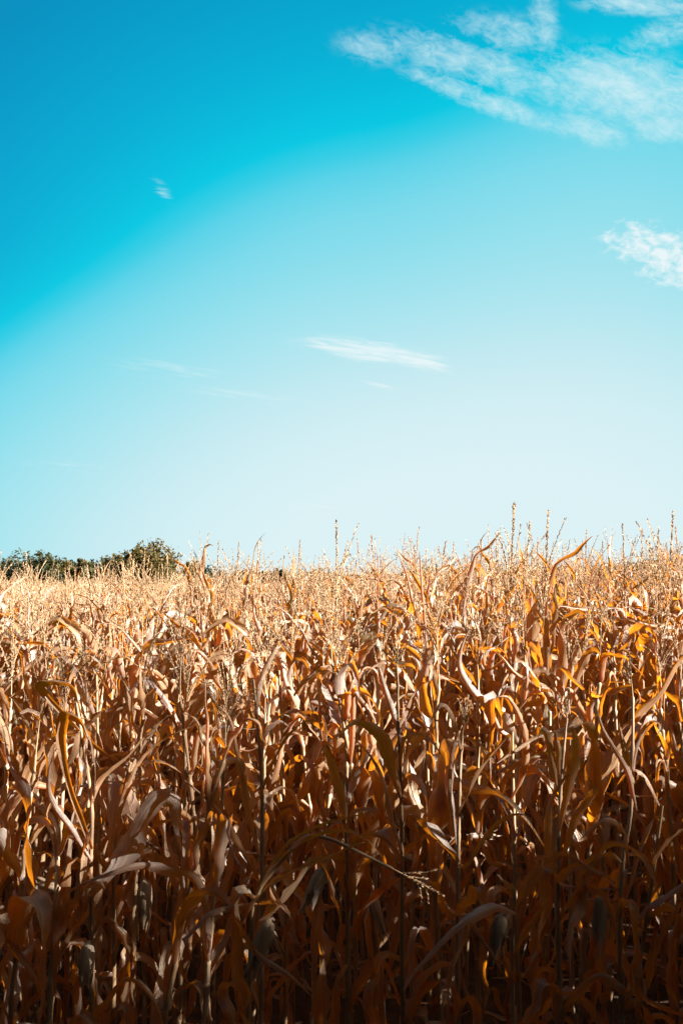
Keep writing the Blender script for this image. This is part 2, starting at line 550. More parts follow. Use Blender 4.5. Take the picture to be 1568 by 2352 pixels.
def make_tassel(g, rng, L, nb, droop, detail, mat=0, origin=(0, 0, 0)):
    """Central spike and side branches set with spikelets; origin at its foot."""
    o = np.asarray(origin, float)
    az0 = rng.uniform(0, 6.28)
    rnd = rng.uniform()
    step, size = {2: (0.0056, 0.0100), 1: (0.0100, 0.0135), 0: (0.032, 0.030)}[detail]
    n = 12 if detail == 2 else (7 if detail == 1 else 4)
    def line(a0, a1, az, l, s0):
        s = np.linspace(0, 1, n)
        th = a0 + (a1 - a0) * s ** 1.3 + smooth_noise(rng, n, 4) * 0.06
        d = np.stack([np.sin(th) * math.cos(az), np.sin(th) * math.sin(az), np.cos(th)], -1)
        return s0 + np.concatenate([[np.zeros(3)], np.cumsum(d[:-1] * l / (n - 1), 0)])
    main = line(rng.uniform(0, 0.1), droop, az0, L, o)
    tube(g, main, np.linspace(0.0030, 0.0009, n) * (1.0 if detail else 1.5), 4 if detail == 2 else 3, mat, rnd)
    spikelets(g, main[int(n * 0.35):], rng, step, size * 1.1, mat, rnd)
    if detail == 2:
        spikelets(g, main[int(n * 0.35):], rng, step, size * 1.1, mat, rnd)
    for i in range(nb):
        f = 0.16 + 0.36 * i / max(nb - 1, 1)
        s0 = np.array([np.interp(f, np.linspace(0, 1, n), main[:, k]) for k in range(3)])
        l = L * rng.uniform(0.38, 0.64) * (1.1 - 0.4 * f)
        a0 = rng.uniform(0.2, 0.55)
        a1 = a0 + rng.uniform(-0.3, 1.5) * rng.uniform(0.3, 1)
        br = line(a0, a1, rng.uniform(0, 6.28), l, s0)
        tube(g, br, np.linspace(0.0013, 0.0006, n) * (1.0 if detail else 1.6), 3, mat, rnd)
        spikelets(g, br[1:], rng, step * 1.15, size, mat, rnd)


def make_ear(g, rng, L=0.2, r=0.024, mat=0, hang=2.6, az=0.0, origin=(0, 0, 0)):
    """A husked ear on its shank: ridged pointed husk and loose husk ends."""
    s = np.linspace(0, 1, 16)
    c, sn = math.cos(az), math.sin(az)
    th = 0.5 + (hang - 0.5) * np.clip(s * 6, 0, 1)
    d = np.stack([np.sin(th) * c, np.sin(th) * sn, np.cos(th)], -1)
    l = np.where(s < 0.25, 0.09, L) / 15 * 1.25
    P = np.concatenate([[np.zeros(3)], np.cumsum(d[:-1] * l[:-1, None], 0)]) + np.asarray(origin)
    rad = r * np.clip(np.sin(np.clip((s - 0.18) / 0.82, 0, 1) ** 0.72 * math.pi), 0, 1) ** 0.8 + 0.005 * (1 - s)
    rad[-1] = 0.001
    n, sides = len(P), 16
    T, B, N = frames(P, (-sn, c, 0))
    a = np.linspace(0, 2 * math.pi, sides, endpoint=False)
    ridge = 1 + 0.07 * np.cos(a * 5 + 1) + 0.05 * np.cos(a * 3) * 1.0
    V = P[:, None] + rad[:, None, None] * ridge[None, :, None] * (np.cos(a)[None, :, None] * B[:, None] + np.sin(a)[None, :, None] * N[:, None])
    A = np.stack([np.broadcast_to(np.abs(np.linspace(-1, 1, sides)), (n, sides)), np.broadcast_to(s[:, None] * L, (n, sides)), np.full((n, sides), rng.uniform())], -1)
    g.add(V.reshape(-1, 3), grid_quads(n, sides, True), A.reshape(-1, 3), mat)
    for k in range(4):
        j = 5
        b0 = B[j] * math.cos(k * 1.6) + N[j] * math.sin(k * 1.6)
        m = 9
        q = np.linspace(0, 1, m)
        idx = np.linspace(4, 15, m)
        C = np.stack([np.interp(idx, np.arange(n), P[:, z]) for z in range(3)], -1)
        rr = np.interp(idx, np.arange(n), rad)
        out = rr + 0.003 + (q ** 3) * rng.uniform(0.005, 0.05)
        C = C + b0 * out[:, None]
        if rng.uniform() < 0.5:
            C = C + T[-1] * (q ** 2)[:, None] * 0.04
        ribbon(g, C, r * 0.75 * np.clip(np.sin(q * 2.6 + 0.5), 0.05, 1), np.cross(T[j], b0), rng, 5, None, np.full(m, 0.9), 0.12, mat)


# ------------------------------------------------------------------ object helpers
def tag(o, label=None, cat=None, group=None, kind=None):
    for k, v in (('label', label), ('category', cat), ('group', group), ('kind', kind)):
        if v:
            o[k] = v
    return o


def link(name, data, parent=None):
    o = bpy.data.objects.new(name, data)
    COL.objects.link(o)
    if parent:
        o.parent = parent
    return o


def ground_z(x, y=0.0):
    return 0.14 * np.tanh(np.asarray(x, float) / 2.6) - 0.06


# ------------------------------------------------------------------ ground
def build_ground():
    g = Geo()
    xs = np.unique(np.concatenate([np.linspace(-3000, -40, 12), np.linspace(-40, -10, 13), np.linspace(-10, 10, 81), np.linspace(10, 40, 13), np.linspace(40, 3000, 12)]))
    ys = np.unique(np.concatenate([np.linspace(-3000, -30, 10), np.linspace(-30, 2, 17), np.linspace(2, 14, 61), np.linspace(14, 80, 34), np.linspace(80, 3000, 12)]))
    Yg, Xg = np.meshgrid(ys, xs, indexing='ij')
    rng = np.random.default_rng(5)
    Zg = ground_z(Xg)
    near = (Yg > 2) & (Yg < 14) & (np.abs(Xg) < 10)
    Zg = Zg + np.where(near, rng.normal(0, 0.010, Zg.shape), 0)
    V = np.stack([Xg, Yg, Zg], -1).reshape(-1, 3)
    g.add(V, grid_quads(len(ys), len(xs)), V * 0.1)
    o = link('ground', g.mesh('ground', [SOIL]))
    tag(o, kind='structure')


build_ground()

# ------------------------------------------------------------------ maize plants
NODES = [0.34, 0.50, 0.66, 0.82, 0.98, 1.14, 1.30, 1.45, 1.59, 1.72, 1.84, 1.95]


def leaf_kind(rng, f):
    """Which way a leaf hangs, by how high it sits (f 0..1)."""
    u = rng.uniform()
    if f > 0.8:
        return 'up' if u < 0.30 else ('arch' if u < 0.66 else 'kink')
    if f > 0.45:
        return 'up' if u < 0.10 else ('arch' if u < 0.58 else ('kink' if u < 0.85 else 'hang'))
    return 'arch' if u < 0.38 else ('kink' if u < 0.62 else 'hang')


def make_proto(i):
    rng = np.random.default_rng(100 + i)
    root = bpy.data.objects.new('maize_plant', None)
    root.empty_display_size = 0.1
    COL.objects.link(root)
    lean = rng.normal(0, 0.09, 2)
    nodes = [h + rng.normal(0, 0.025) for h in NODES]
    H = 2.02
    g = Geo()
    make_stalk(g, rng, H, lean, nodes)
    link('stalk', g.mesh('stalk', [STALK]), root)
    base = rng.uniform(0, 6.28)
    for k, h in enumerate(nodes):
        if k < 3 and rng.uniform() < 0.35:
            continue
        f = k / (len(nodes) - 1)
        L = 1.17 * (0.50 + 0.42 * math.sin(math.pi * (0.15 + 0.75 * f))) * (0.78 if f > 0.93 else 0.92 if f > 0.85 else 1) * rng.uniform(0.8, 1.12)
        W = rng.uniform(0.62, 1.25) * (0.030 + 0.014 * math.sin(math.pi * (0.1 + 0.8 * f))) * rng.uniform(0.8, 1.15)
        g = Geo()
        make_leaf(g, rng, leaf_kind(rng, f), L, W, 30, 7, r0=0.010)
        o = link('leaf', g.mesh('leaf', [LEAF]), root)
        c = min(h / H, 1) ** 2
        o.location = (lean[0] * c, lean[1] * c, h)
        o.rotation_euler = (0, 0, base + (k % 2) * math.pi + rng.normal(0, 0.45))
    g = Geo()
    droop = [0.15, 0.35, 0.2, 0.9, 0.1, 0.3, 1.3, 0.25, 0.5, 0.15, 0.7, 0.2][i % 12]
    make_tassel(g, rng, rng.uniform(0.46, 0.60), int(rng.integers(6, 11)), droop, 2)
    o = link('tassel', g.mesh('tassel', [TASSEL]), root)
    o.location = (lean[0], lean[1], H - 0.01)
    if rng.uniform() < 0.75:
        g = Geo()
        make_ear(g, rng, rng.uniform(0.16, 0.21), rng.uniform(0.019, 0.025), 0, rng.uniform(1.4, 2.9))
        o = link('ear', g.mesh('ear', [HUSK]), root)
        h = nodes[int(rng.integers(3, 6))]
        c = (h / H) ** 2
        o.location = (lean[0] * c, lean[1] * c, h)
        o.rotation_euler = (0, 0, base + rng.uniform(-0.5, 0.5))
    return root


def copy_plant(src, prng):
    r = src.copy()
    COL.objects.link(r)
    for ch in src.children:
        c = ch.copy()
        COL.objects.link(c)
        c.parent = r
        c.scale = (1, 1, 1)
        if ch.name.startswith('leaf'):
            c.rotation_euler = (ch.rotation_euler.x, ch.rotation_euler.y, ch.rotation_euler.z + prng.normal(0, 0.35))
            s = prng.uniform(0.85, 1.12)
            c.scale = (s, s, s)
    return r


GROUP = 'dry maize plants standing in the field'
HALF = 12 / FOC


def height_scale(x, y):
    front = np.clip((y - 3.6) / 3.4, 0, 1)
    return 0.875 + 0.125 * front


# skyline tassels: (place across, top, distance) read off the photograph
SKY = [(772, 1197, 6.1), (1190, 1158, 5.4), (1225, 1198, 6.1), (1262, 1168, 5.4), (1350, 1218, 6.8), (1436, 1203, 6.1), (1456, 1218, 6.8),
       (1504, 1215, 6.1), (1547, 1176, 5.4), (1132, 1228, 6.8), (1026, 1240, 6.1), (850, 1232, 6.8), (822, 1240, 7.5),
       (690, 1242, 6.8), (505, 1243, 6.8), (548, 1245, 7.5), (592, 1243, 6.8), (950, 1255, 7.5), (977, 1262, 6.8), (652, 1275, 6.8),
       (437, 1272, 7.5), (332, 1262, 6.8), (312, 1285, 6.1), (385, 1272, 7.5), (205, 1300, 6.8), (100, 1320, 6.1), (255, 1305, 7.5),
       (1085, 1262, 7.5), (1310, 1240, 7.5), (1395, 1240, 7.5), (915, 1262, 8.2), (740, 1275, 8.2), (20, 1338, 8.2), (60, 1320, 8.2), (85, 1332, 7.5), (132, 1312, 8.2),
       (166, 1302, 7.5), (182, 1324, 8.9), (230, 1297, 8.2), (282, 1290, 8.9), (300, 1278, 8.2), (350, 1278, 8.9), (366, 1292, 8.2), (410, 1290, 8.9),
       (460, 1288, 8.2), (482, 1300, 8.9), (526, 1282, 8.2), (572, 1276, 8.9), (612, 1290, 8.2), (632, 1302, 8.9), (800, 1285, 8.9), (875, 1275, 8.9),
       (1000, 1280, 8.9), (1060, 1275, 8.9), (1165, 1262, 8.9), (1245, 1255, 8.9), (1335, 1262, 8.9), (1420, 1262, 8.9), (1480, 1258, 8.9)]

ROWS = [3.95 + 0.70 * k for k in range(10)]
protos = [make_proto(i) for i in range(14)]
used = set()
plants = []
prng = np.random.default_rng(77)

slots = []
for ri, y in enumerate(ROWS):
    xm = HALF * y + 0.18
    x = -xm + prng.uniform(0, 0.1)
    while x < xm:
        slots.append([ri, x + prng.normal(0, 0.02), y + prng.normal(0, 0.09), None])
        x += 0.195 + prng.normal(0, 0.025)
for (px, py, d) in SKY:
    p = at(px, py, d)
    best = min((s for s in slots if s[3] is None), key=lambda s: abs(s[1] - p[0]) + 3 * abs(s[2] - d))
    best[1] = p[0]
    best[3] = p[2]
# places the hero plants stand in: the standing slots there are left free
HERO_X = [(925, 3.9), (1052, 3.9), (1182, 3.75), (1290, 3.8), (1425, 3.8), (215, 3.9), (600, 4.0), (300, 4.0), (805, 3.95), (560, 3.85), (1490, 3.9)]
hero_w = [((px - 784) / 1568 * 24 / FOC * d) for px, d in HERO_X]
slots = [s for s in slots if not (s[0] == 0 and any(abs(s[1] - h) < 0.10 for h in hero_w))]

seen_rows = {}
for ri, x, y, top in slots:
    pi = int(prng.integers(0, len(protos)))
    if top is not None:      # an upright tassel
        pi = [0, 2, 4, 9, 11, 12, 5, 7][pi % 8]
    if pi not in used:
        used.add(pi)
        r = protos[pi]
    else:
        r = copy_plant(protos[pi], prng)
    gz = float(ground_z(x))
    s = float(height_scale(x, y)) * prng.normal(1, 0.035)
    az = prng.uniform(0, 6.28)
    tilt = prng.normal(0, 0.055, 2)
    if top is not None:
        s = float(height_scale(x, y)) * 1.03
        tilt = tilt * 0.3
    elif x / y > 0.1 and ri > 2:
        s *= 1.01
    hs = min(s, 1.0)
    r.location = (x, y, gz)
    r.rotation_euler = (tilt[0], tilt[1], az)
    r.scale = (hs, hs, s)
    if top is not None:      # its tassel reaches up to the skyline at this very place
        ch = [c for c in r.children if c.name.startswith('tassel')][0]
        co = np.empty(len(ch.data.vertices) * 3, np.float32)
        ch.data.vertices.foreach_get('co', co)
        co = co.reshape(-1, 3)
        k = (top - gz - s * 2.0) / (s * float(co[:, 2].max()))
        ch.scale = (min(k, 1.5) * 0.9, min(k, 1.5) * 0.9, k)
        tip = Vector(co[int(co[:, 2].argmax())].tolist())
        tip = Vector((tip.x * ch.scale.x, tip.y * ch.scale.y, tip.z * k)) + ch.location
        M = Euler(r.rotation_euler).to_matrix() @ Matrix.Diagonal(r.scale)
        off = M @ tip
        r.location.x -= off.x
        r.location.y -= off.y * 0.5
        r.location.z = float(ground_z(r.location.x))
    if prng.uniform() < 0.08 and top is None:
        r.rotation_euler = (abs(prng.normal(0, 0.10)) * -1, prng.normal(0, 0.20), az)
    if ri < 2:      # the top leaves of the nearest plants are short
        for ch in r.children:
            if ch.name.startswith('leaf') and ch.location.z > 1.5:
                ch.scale = (0.72, 0.72, 0.72)
    plants.append((r, ri, x, y, None if top is None else float(top)))

# ------------------------------------------------------------------ plants copied leaf by leaf from the photograph
def catmull(pts, n):
    pts = np.asarray(pts, float)
    q = np.concatenate([[2 * pts[0] - pts[1]], pts, [2 * pts[-1] - pts[-2]]])
    segs = len(pts) - 1
    t = np.linspace(0, segs, n)
    i = np.minimum(t.astype(int), segs - 1)
    f = (t - i)[:, None]
    p0, p1, p2, p3 = q[i], q[i + 1], q[i + 2], q[i + 3]
    return 0.5 * ((2 * p1) + (-p0 + p2) * f + (2 * p0 - 5 * p1 + 4 * p2 - p3) * f ** 2 + (-p0 + 3 * p1 - 3 * p2 + p3) * f ** 3)


heroes = []


def hero(label, d, foot, stalk, leaves, tassel=None, ears=(), seed=0, low=True, r0=0.0125):
    """stalk: places in the photo from low to high, at distance d; leaves: (points base to tip, width mm, depth change, face, roll)."""
    rng = np.random.default_rng(900 + seed)
    b = at(foot, 1700, d)
    gz = float(ground_z(b[0]))
    root = bpy.data.objects.new('maize_plant', None)
    COL.objects.link(root)
    root.location = (b[0], d, gz)
    o = np.array((b[0], d, gz))
    tag(root, label, 'maize plant', GROUP)
    heroes.append((root, 0 if d < 4.3 else 1, b[0], d, 'hero'))
    S = [np.array((0, 0, -0.02))] + [at(px, py, d + dd) - o for px, py, dd in stalk]
    P = catmull(S, 60)
    L = np.concatenate([[0], np.cumsum(np.linalg.norm(np.diff(P, axis=0), axis=1))])
    r = r0 * (1 - 0.60 * (L / L[-1]) ** 1.2)
    for h in np.arange(0.2, L[-1], 0.17):
        r = r + 0.0022 * np.exp(-((L - h) / 0.012) ** 2)
    g = Geo()
    tube(g, P, r, 9, 0, rng.uniform())
    link('stalk', g.mesh('stalk', [STALK]), root)
    for lf in leaves:
        pts, wmm, dep, face, roll = lf
        m = len(pts)
        C = [at(px, py, d + dep * (i / (m - 1)) ** 0.8 - 0.02) - o for i, (px, py) in enumerate(pts)]
        # join the blade to the stalk where it leaves it
        j = int(np.argmin(np.abs(P[:, 2] - (C[0][2] - 0.03))))
        if np.linalg.norm((P[j] - C[0])[:2]) > 0.035:
            C = [P[j]] + C
        n = 40
        Cc = catmull(C, n)
        s = np.linspace(0, 1, n)
        tng = unit(Cc[n // 2] - Cc[n // 2 - 2])
        side = np.cross(tng, (0, -1, 0)) if face == 'front' else np.array((0.25, 1.0, 0.1))
        T0 = unit(Cc[1] - Cc[0])
        side = side - T0 * np.dot(side, T0)
        g = Geo()
        ka = 0.35 + roll + np.abs(smooth_noise(rng, n, 6)) * 0.35 + 1.2 * np.exp(-s * 12)
        tw = smooth_noise(rng, n, 5) * 0.35 * s
        ribbon(g, Cc, blade_width(s, wmm / 2300, 0.5, 0.35), side, rng, 9, tw, np.minimum(ka, 2.6), 0.22)
        link('leaf', g.mesh('leaf', [LEAF]), root)
    if low:
        for k, h in enumerate(np.arange(0.35, min(L[-1], 1.35), 0.19)):
            j = int(np.argmin(np.abs(L - h)))
            g = Geo()
            make_leaf(g, rng, ['hang', 'kink', 'hang', 'arch'][int(rng.integers(0, 4))], rng.uniform(0.4, 0.7), rng.uniform(0.026, 0.036), 28, 7)
            lo = link('leaf', g.mesh('leaf', [LEAF]), root)
            lo.location = P[j]
            lo.rotation_euler = (0, 0, (k % 2) * math.pi + rng.normal(0, 0.6))
    if tassel:
        px, py, nb, dr = tassel
        tip = at(px, py, d + stalk[-1][2]) - o
        v = tip - P[-1]
        g = Geo()
        make_tassel(g, rng, float(np.linalg.norm(v)) * 1.04, nb, dr, 2)
        to = link('tassel', g.mesh('tassel', [TASSEL]), root)
        to.location = P[-1]
        to.rotation_euler = Vector(v).to_track_quat('Z', 'Y').to_euler()
    for px, py, hang, az, L_ in ears:
        c = at(px, py, d - 0.06) - o
        g = Geo()
        make_ear(g, rng, L_ * 0.9, 0.025, 0, hang, az)
        eo = link('ear', g.mesh('ear', [HUSK]), root)
        j = int(np.argmin(np.abs(P[:, 2] - (c[2] + 0.05))))
        eo.location = (P[j] * 0.35 + c * 0.65)
    return root


hero('dry maize plant right of the centre, broad orange leaf arching left under its tassel', 3.9, 928,
     [(924, 2250, 0), (923, 2000, 0), (920, 1800, 0), (913, 1620, 0), (914, 1570, 0)],
     [([(924, 1840), (890, 1730), (862, 1680), (815, 1663), (765, 1700)], 66, -0.15, 'front', 0.3),
      ([(926, 1962), (906, 1890), (886, 1800), (858, 1743), (812, 1693)], 42, -0.2, 'side', 0.7),
      ([(922, 1760), (930, 1703), (955, 1690), (985, 1700), (1020, 1745)], 44, -0.1, 'side', 0.4),
      ([(919, 1700), (900, 1630), (880, 1570), (868, 1520)], 40, 0.1, 'front', 0.7),
      ([(922, 1850), (932, 1770), (940, 1690), (930, 1640), (925, 1605)], 40, 0.05, 'side', 0.8)],
     (912, 1450, 7, 0.12), (), 1)
hero('dry maize plant with a grey leaf hanging straight down beside its short bright tassel', 3.9, 1050,
     [(1050, 2250, 0), (1052, 1960, 0), (1056, 1780, 0), (1061, 1690, 0)],
     [([(1053, 1700), (1040, 1712), (1030, 1800), (1036, 1880), (1046, 1935)], 36, -0.12, 'front', 0.9),
      ([(1054, 1870), (1104, 1772), (1150, 1712), (1172, 1694), (1164, 1768)], 46, -0.1, 'side', 0.5),
      ([(1053, 1990), (1075, 1990), (1109, 1938), (1150, 1890), (1190, 1872), (1216, 1884), (1226, 1912)], 46, -0.25, 'side', 0.5),
      ([(1060, 1720), (1048, 1660), (1030, 1625), (1010, 1620), (985, 1660)], 44, -0.1, 'side', 0.5)],
     (1068, 1602, 9, 0.15), (), 2)
hero('short maize plant low at the right, long brown leaf sweeping down left', 3.7, 1176,
     [(1177, 2300, 0), (1179, 2100, 0), (1181, 2050, 0)],
     [([(1184, 2097), (1146, 2082), (1094, 2099), (1034, 2139), (974, 2204), (924, 2276)], 54, -0.3, 'side', 0.5),
      ([(1176, 2200), (1072, 2120), (1080, 2134), (1114, 2169), (1144, 2219), (1174, 2276)], 34, -0.1, 'front', 0.8),
      ([(1179, 2197), (1209, 2142), (1240, 2095), (1261, 2058)], 38, -0.2, 'front', 0.7),
      ([(1184, 2087), (1210, 2058), (1236, 2010), (1251, 1964)], 32, -0.15, 'front', 0.9),
      ([(1184, 2045), (1165, 2030), (1140, 2008)], 32, -0.1, 'front', 0.3)],
     (1181, 1975, 3, 0.05), [(1150, 2120, 2.9, 3.4, 0.15)], 3)
hero('dry maize plant at the right whose bunched bluish pale leaves fold over at shoulder height', 3.75, 1290,
     [(1283, 2250, 0), (1281, 2000, 0), (1285, 1850, 0), (1292, 1740, 0), (1298, 1680, 0)],
     [([(1261, 1990), (1258, 1900), (1268, 1838), (1295, 1790), (1318, 1775)], 40, -0.12, 'front', 0.6),
      ([(1284, 1910), (1302, 1830), (1320, 1750), (1324, 1715), (1314, 1676), (1302, 1678)], 46, -0.16, 'front', 0.4),
      ([(1297, 1962), (1318, 1888), (1352, 1838), (1362, 1815), (1346, 1782)], 50, -0.14, 'front', 0.4),
      ([(1278, 1805), (1266, 1740), (1256, 1690), (1244, 1676), (1234, 1700)], 44, -0.08, 'front', 0.5),
      ([(1284, 1780), (1280, 1720), (1276, 1684), (1268, 1681)], 34, -0.1, 'front', 0.5),
      ([(1290, 1800), (1335, 1745), (1352, 1700), (1340, 1690)], 46, 0.1, 'front', 0.5)],
     (1306, 1590, 5, 0.1), (), 4)
hero('dry maize plant far right with two pale green leaves drooping right in the shade', 3.75, 1425,
     [(1424, 2250, 0), (1424, 2060, 0), (1432, 1960, 0), (1448, 1860, 0), (1452, 1700, 0), (1452, 1600, 0)],
     [([(1290, 2030), (1300, 2005), (1325, 1993), (1360, 1997), (1398, 2020), (1422, 2062)], 36, -0.15, 'side', 0.4),
      ([(1330, 2060), (1355, 2040), (1386, 2058), (1404, 2100), (1414, 2150), (1419, 2200)], 36, -0.15, 'side', 0.5),
      ([(1462, 1862), (1444, 1783), (1414, 1728), (1384, 1673), (1362, 1600)], 38, -0.1, 'front', 0.9),
      ([(1456, 1800), (1438, 1730), (1425, 1680), (1420, 1655)], 36, -0.05, 'front', 0.6),
      ([(1455, 1780), (1462, 1730), (1480, 1680), (1500, 1660), (1514, 1668), (1508, 1690)], 38, -0.08, 'side', 0.4),
      ([(1445, 1990), (1436, 1915), (1410, 1885), (1378, 1886), (1330, 1930)], 46, -0.15, 'side', 0.5)],
     (1437, 1500, 4, 0.15), (), 5)
hero('dry maize plant at the left with a broad silvery leaf hanging over like a hook', 3.85, 215,
     [(212, 2250, 0), (209, 2000, 0), (211, 1850, 0), (190, 1700, 0), (170, 1580, 0)],
     [([(212, 1950), (150, 1760), (148, 1648), (182, 1650), (208, 1696), (220, 1758), (217, 1855)], 62, -0.2, 'front', 0.35),
      ([(185, 1680), (98, 1585), (112, 1563), (160, 1570), (180, 1608), (192, 1668)], 54, -0.1, 'front', 0.3),
      ([(211, 1980), (160, 1900), (118, 1840), (112, 1780), (122, 1735)], 40, -0.1, 'front', 0.7),
      ([(212, 1850), (240, 1790), (290, 1745), (330, 1700), (370, 1675)], 44, 0.05, 'side', 0.5),
      ([(210, 2010), (192, 2090), (196, 2040), (212, 2026), (236, 2028), (246, 2060)], 46, -0.1, 'side', 0.6)],
     None, [(205, 2185, 2.9, -1.8, 0.17)], 6)
hero('dry maize plant left of the centre, thin grey leaf beside its dark stalk', 4.0, 604,
     [(600, 2250, 0), (602, 1900, 0), (600, 1780, 0), (590, 1650, 0), (582, 1560, 0)],
     [([(595, 1972), (568, 1860), (546, 1740), (530, 1660), (505, 1622)], 40, -0.12, 'front', 0.8),
      ([(590, 2010), (548, 1945), (524, 1898), (480, 1843), (424, 1792)], 44, -0.15, 'front', 0.8),
      ([(600, 1830), (640, 1730), (690, 1665), (738, 1655)], 40, -0.1, 'side', 0.5),
      ([(602, 1760), (612, 1690), (640, 1660), (665, 1670)], 42, 0.1, 'side', 0.5),
      ([(588, 1640), (600, 1560), (628, 1500), (650, 1478)], 40, 0.1, 'front', 0.5)],
     None, (), 7)
hero('dry maize plant at the left, narrow leaves bundled and sweeping right', 4.0, 262,
     [(262, 2250, 0), (262, 2000, 0), (272, 1880, 0), (288, 1800, 0), (300, 1750, 0)],
     [([(272, 1890), (300, 1800), (335, 1738), (385, 1695), (450, 1665)], 40, -0.1, 'side', 0.6),
      ([(265, 1930), (285, 1850), (310, 1798), (335, 1783)], 40, -0.1, 'side', 0.6),
      ([(290, 1800), (318, 1765), (350, 1752), (386, 1757), (416, 1775)], 40, -0.1, 'side', 0.2),
      ([(285, 1830), (320, 1740), (370, 1660), (400, 1640)], 38, 0.1, 'side', 0.7),
      ([(262, 2000), (330, 1960), (350, 1975), (356, 2060)], 44, 0.0, 'front', 0.5)],
     None, [(372, 2040, 2.8, -1.4, 0.2)], 8)
hero('dry maize plant at the centre with a wide pale leaf standing beside the middle stalk', 3.95, 800,
     [(798, 2250, 0), (797, 2000, 0), (793, 1880, 0), (790, 1790, 0)],
     [([(795, 1885), (783, 1830), (766, 1768), (752, 1722), (744, 1712)], 56, -0.12, 'front', 0.35),
      ([(795, 1905), (812, 1870), (840, 1860), (858, 1862), (872, 1858)], 36, -0.15, 'side', 0.3),
      ([(793, 1860), (812, 1800), (840, 1740), (850, 1700)], 40, 0.1, 'front', 0.5)],
     None, [(725, 2010, 2.7, 3.6, 0.17)], 9)
hero('snapped maize stalk lying across the others near the centre, its broken tassel pointing down right', 3.6, 560,
     [(575, 2200, 0), (590, 2060, 0), (640, 1985, 0), (700, 1925, 0), (750, 1925, 0), (800, 1946, 0), (900, 1995, 0)],
     [([(560, 2120), (600, 2054), (665, 2009), (740, 1977), (800, 1950), (870, 1925)], 44, -0.2, 'side', 0.6),
      ([(600, 2035), (650, 1955), (720, 1905), (800, 1880), (872, 1863)], 40, -0.1, 'side', 0.6),
      ([(612, 2000), (690, 1940), (770, 1912), (832, 1925), (878, 1968)], 46, -0.1, 'side', 0.4),
      ([(592, 2074), (540, 2078), (480, 2095), (432, 2145), (425, 2160), (442, 2206)], 42, -0.15, 'side', 0.5),
      ([(590, 2080), (630, 2076), (655, 2088), (672, 2120)], 36, -0.1, 'side', 0.4)],
     (1010, 2052, 6, 0.1), [(655, 2130, 2.8, 3.6, 0.2)], 10)
hero('dry maize plant at the right edge with rust-brown leaves fanning up out of the frame', 3.75, 1475,
     [(1470, 2280, 0), (1478, 2150, 0), (1500, 2000, 0), (1520, 1850, 0)],
     [([(1454, 2130), (1484, 2082), (1534, 2052), (1580, 2020), (1625, 2000)], 58, -0.1, 'front', 0.3),
      ([(1488, 2270), (1500, 2210), (1530, 2130), (1572, 2060)], 52, -0.1, 'front', 0.5),
      ([(1434, 2296), (1474, 2232), (1499, 2155)], 40, -0.1, 'front', 0.6),
      ([(1490, 2050), (1500, 1990), (1540, 1930), (1590, 1890)], 56, 0.0, 'side', 0.5),
      ([(1515, 1850), (1480, 1780), (1440, 1770), (1400, 1830)], 40, 0.0, 'side', 0.5)],
     None, [(1336, 2075, 3.0, 3.2, 0.18)], 11)
hero('dry maize plant at the right with a thick S-curved leaf looping over its neighbours', 4.6, 1190,
     [(1186, 2150, 0), (1180, 1900, 0), (1176, 1700, 0), (1182, 1600, 0), (1190, 1560, 0)],
     [([(1174, 1840), (1202, 1776), (1210, 1710), (1196, 1655), (1168, 1606), (1140, 1600)], 52, -0.2, 'front', 0.7),
      ([(1150, 1680), (1126, 1630), (1084, 1588), (1058, 1540), (1060, 1488), (1085, 1430)], 54, -0.1, 'front', 0.8),
      ([(1250, 1610), (1244, 1588), (1226, 1548), (1200, 1519), (1172, 1524)], 66, -0.1, 'front', 0.4),
      ([(1200, 1560), (1234, 1543), (1262, 1556), (1282, 1590)], 54, 0.0, 'front', 0.3),
      ([(1187, 1640), (1219, 1600), (1250, 1588), (1270, 1590)], 46, -0.1, 'side', 0.4)],
     None, (), 12)
hero('dry maize plant at the right with a pale pointed leaf held up like a blade', 4.7, 1312,
     [(1310, 2150, 0), (1310, 1900, 0), (1308, 1700, 0), (1308, 1560, 0)],
     [([(1309, 1560), (1320, 1510), (1345, 1478), (1366, 1466)], 62, 0.0, 'front', 0.3),
      ([(1352, 1610), (1378, 1580), (1402, 1568), (1444, 1570)], 56, -0.1, 'side', 0.3),
      ([(1308, 1620), (1330, 1540), (1352, 1500), (1372, 1500), (1378, 1540)], 52, -0.1, 'front', 0.3),
      ([(1308, 1640), (1290, 1570), (1262, 1545)], 52, -0.1, 'front', 0.3)],
     (1306, 1440, 7, 0.15), (), 13)
hero('dry maize plant right of the centre, orange leaf folded over a grey one', 4.7, 985,
     [(985, 2150, 0), (984, 1900, 0), (980, 1700, 0), (976, 1570, 0)],
     [([(976, 1585), (980, 1530), (996, 1507), (1006, 1520), (985, 1570)], 60, 0.0, 'front', 0.3),
      ([(950, 1585), (985, 1562), (1020, 1556), (1060, 1568)], 54, -0.1, 'side', 0.3),
      ([(980, 1650), (940, 1560), (890, 1520), (840, 1540)], 56, -0.1, 'side', 0.5),
      ([(978, 1600), (950, 1500), (935, 1470), (915, 1490)], 50, 0.1, 'front', 0.4)],
     (960, 1440, 8, 0.2), (), 14)
hero('dry maize plant left of the centre with a wide dark leaf hanging like a tongue', 4.7, 660,
     [(655, 2150, 0), (652, 1900, 0), (648, 1700, 0), (640, 1520, 0)],
     [([(636, 1500), (644, 1500), (656, 1560), (684, 1632)], 72, -0.1, 'front', 0.2),
      ([(650, 1640), (700, 1570), (745, 1540), (780, 1560), (800, 1600)], 56, -0.1, 'side', 0.4),
      ([(645, 1600), (600, 1520), (560, 1490), (520, 1510)], 52, -0.1, 'side', 0.5)],
     (628, 1420, 8, 0.15), (), 15)
